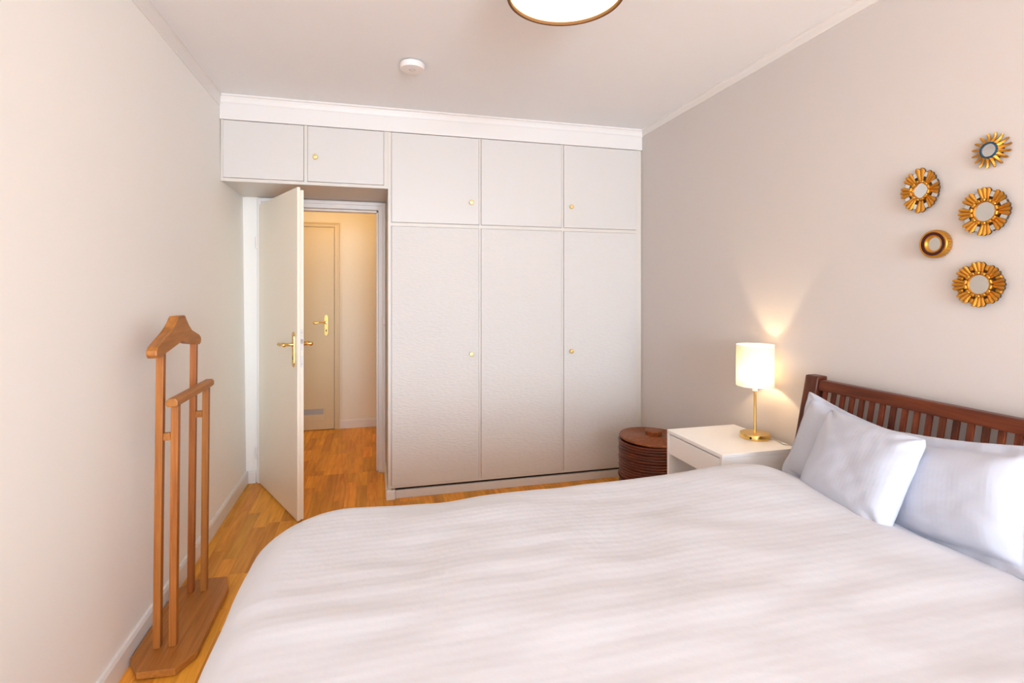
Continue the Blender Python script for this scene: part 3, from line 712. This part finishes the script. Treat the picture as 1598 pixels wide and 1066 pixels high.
def fan_mirror(label, y, z, rad, kx, ky, rg, chips, lobes, shape=2.0, beads=14, turn=0.0):
    e = mirror_root(label, y, z)
    def gr(a, k=1.0): return k*rg/((abs(math.cos(a))**shape+abs(math.sin(a))**shape)**(1/shape))
    ring_part('back_plate', lambda a: gr(a, 0.9), lambda a: rad*0.72*math.hypot(math.cos(a)*kx, math.sin(a)*ky), 0.001, 0.012, M['goldd'], e)
    disc_part('glass', [(gr(2*math.pi*i/48)*math.cos(2*math.pi*i/48), gr(2*math.pi*i/48)*math.sin(2*math.pi*i/48)) for i in range(48)], 0.004, 0.015, M['mirror'], e)
    ring_part('inner_rim', lambda a: gr(a, 0.985), lambda a: gr(a, 1.10), 0.006, 0.019, M['gold'], e)
    for i in range(beads):
        a = 2*math.pi*(i+0.5)/beads
        block('bead', e, a, gr(a, 1.19), 1, 1, rg*0.30, 2*math.pi*rg*1.19/beads*0.84, 0.010, 0.025, M['gold'], 0.0025)
    nf = 8; rf0 = rg*1.30
    for i in range(nf):
        a = 2*math.pi*i/nf+turn
        fan_part(e, a, R(17.0), rf0, rad*(1.0 if i % 2 == 0 else 0.985), kx, ky, lobes[i % len(lobes)], 0.014, 0.012)
        b = a+math.pi/nf
        if chips: block('mirror_chip', e, b, rad*0.755, kx, ky, rad*0.21, rad*0.145, 0.010, 0.0155, M['mirror'], 0.0)
        else: block('gilt_stud', e, b, rad*0.79, kx, ky, rad*0.24, rad*0.15, 0.008, 0.018, M['gold'], 0.003)
        block('chip_setting', e, b, rad*0.755, kx, ky, rad*0.26, rad*0.17, 0.003, 0.0095, M['goldd'])
    return e
fan_mirror('gilt fan mirror with silvered chips and round glass, third one down', 1.268, 1.630, 0.0775, 0.97, 1.0, 0.0315, True, [3], 2.0, 14)
fan_mirror('gilt fan mirror with round glass and golden studs, lowest of the five', 1.285, 1.393, 0.0775, 1.0, 0.95, 0.0320, False, [3], 2.0, 14)
fan_mirror('tall gilt fan mirror with diamond-shaped glass and silvered chips', 1.476, 1.737, 0.080, 0.86, 1.0, 0.0290, True, [3, 3, 2, 3], 1.5, 12)
# sun mirror with blue ring
e = mirror_root('small gilt sunburst mirror with dark blue ring, topmost of the five', 1.254, 1.826)
disc_part('glass', [(0.0205*math.cos(2*math.pi*i/40), 0.0205*math.sin(2*math.pi*i/40)) for i in range(40)], 0.004, 0.019, M['mirror'], e)
ring_part('blue_ring', lambda a: 0.0205, lambda a: 0.0265, 0.004, 0.0215, M['teal'], e)
disc_part('back_plate', [(0.034*math.cos(2*math.pi*i/32), 0.034*math.sin(2*math.pi*i/32)) for i in range(32)], 0.001, 0.004, M['goldd'], e)
for i in range(16):
    a = 2*math.pi*(i+0.35)/16; bm = bmesh.new()
    V = []
    for f in (0, 0.12, 0.3, 0.5, 0.7, 0.86, 1.0):
        r = 0.0265+0.030*f; wd = (0.0064-0.0024*min(1, f*1.6))*(0.6 if f == 1 else 1)
        z = 0.017-0.013*math.sin(f*math.pi*0.62)+0.004*f; b_ = a+0.04*f*f
        c, s = math.cos(b_), math.sin(b_)
        V.append([bm.verts.new((r*c-s*k*wd, r*s+c*k*wd, zz)) for k, zz in ((-1, z), (0, z+0.0038), (1, z), (0.6, z-0.0045), (-0.6, z-0.0045))])
    for p, q in zip(V, V[1:]):
        for k in range(5): 
            f_ = bm.faces.new((p[k], q[k], q[(k+1) % 5], p[(k+1) % 5]))
            if k >= 2: f_.material_index = 1
    bm.faces.new(V[0]); bm.faces.new(V[-1][::-1])
    link('sun_ray', to_mesh(bm, 'sun_ray'), [M['gold'], M['goldd']], e)
# ring mirror with maroon band
e = mirror_root('small thick gilt ring mirror with maroon band', 1.424, 1.538)
e.scale = (1.0, 1.0, 0.80)
disc_part('glass', [(0.0245*math.cos(2*math.pi*i/40), 0.0245*math.sin(2*math.pi*i/40)) for i in range(40)], 0.004, 0.024, M['mirror'], e)
lathe('inner_rim', [(0.0240, 0.022), (0.0245, 0.031), (0.027, 0.034), (0.030, 0.0345), (0.032, 0.033), (0.032, 0.022)], M['gold'], e, 64, closed=True)
lathe('maroon_band', [(0.0315, 0.022), (0.0315, 0.0348), (0.0415, 0.0348), (0.0415, 0.022)], M['maroon'], e, 64, closed=True)
lathe('outer_rim', [(0.041, 0.022), (0.041, 0.0340), (0.043, 0.0355), (0.047, 0.0345), (0.049, 0.031), (0.049, 0.028), (0.046, 0.022)], M['gold'], e, 64, closed=True)
lathe('back_plate', [(0, 0.001), (0.043, 0.001), (0.043, 0.004), (0.045, 0.022), (0, 0.0215)], M['goldd'], e, 48)
for i in range(30):
    a = 2*math.pi*i/30; bm = bmesh.new()
    h = math.pi/30*0.90
    pts = []
    for r, z in ((0.0485, 0.0285), (0.0495, 0.016), (0.0480, 0.003)):
        pts.append([bm.verts.new((r*math.cos(a+k), r*math.sin(a+k), z)) for k in (-h, 0, h)])
        for v in pts[-1][1:2]: v.co.x *= 1.025; v.co.y *= 1.025
    base = [bm.verts.new((0.040*math.cos(a+k), 0.040*math.sin(a+k), 0.012)) for k in (-h, h)]
    for p, q in zip(pts, pts[1:]):
        for k in range(2): bm.faces.new((p[k], p[k+1], q[k+1], q[k]))
    bm.faces.new((pts[0][0], pts[1][0], pts[2][0], base[0])); bm.faces.new((pts[0][2], base[1], pts[2][2], pts[1][2]))
    bm.faces.new((pts[2][0], pts[2][1], pts[2][2], base[1], base[0])); bm.faces.new((pts[0][2], pts[0][1], pts[0][0], base[0], base[1]))
    link('rib', to_mesh(bm, 'rib'), M['gold'], e)
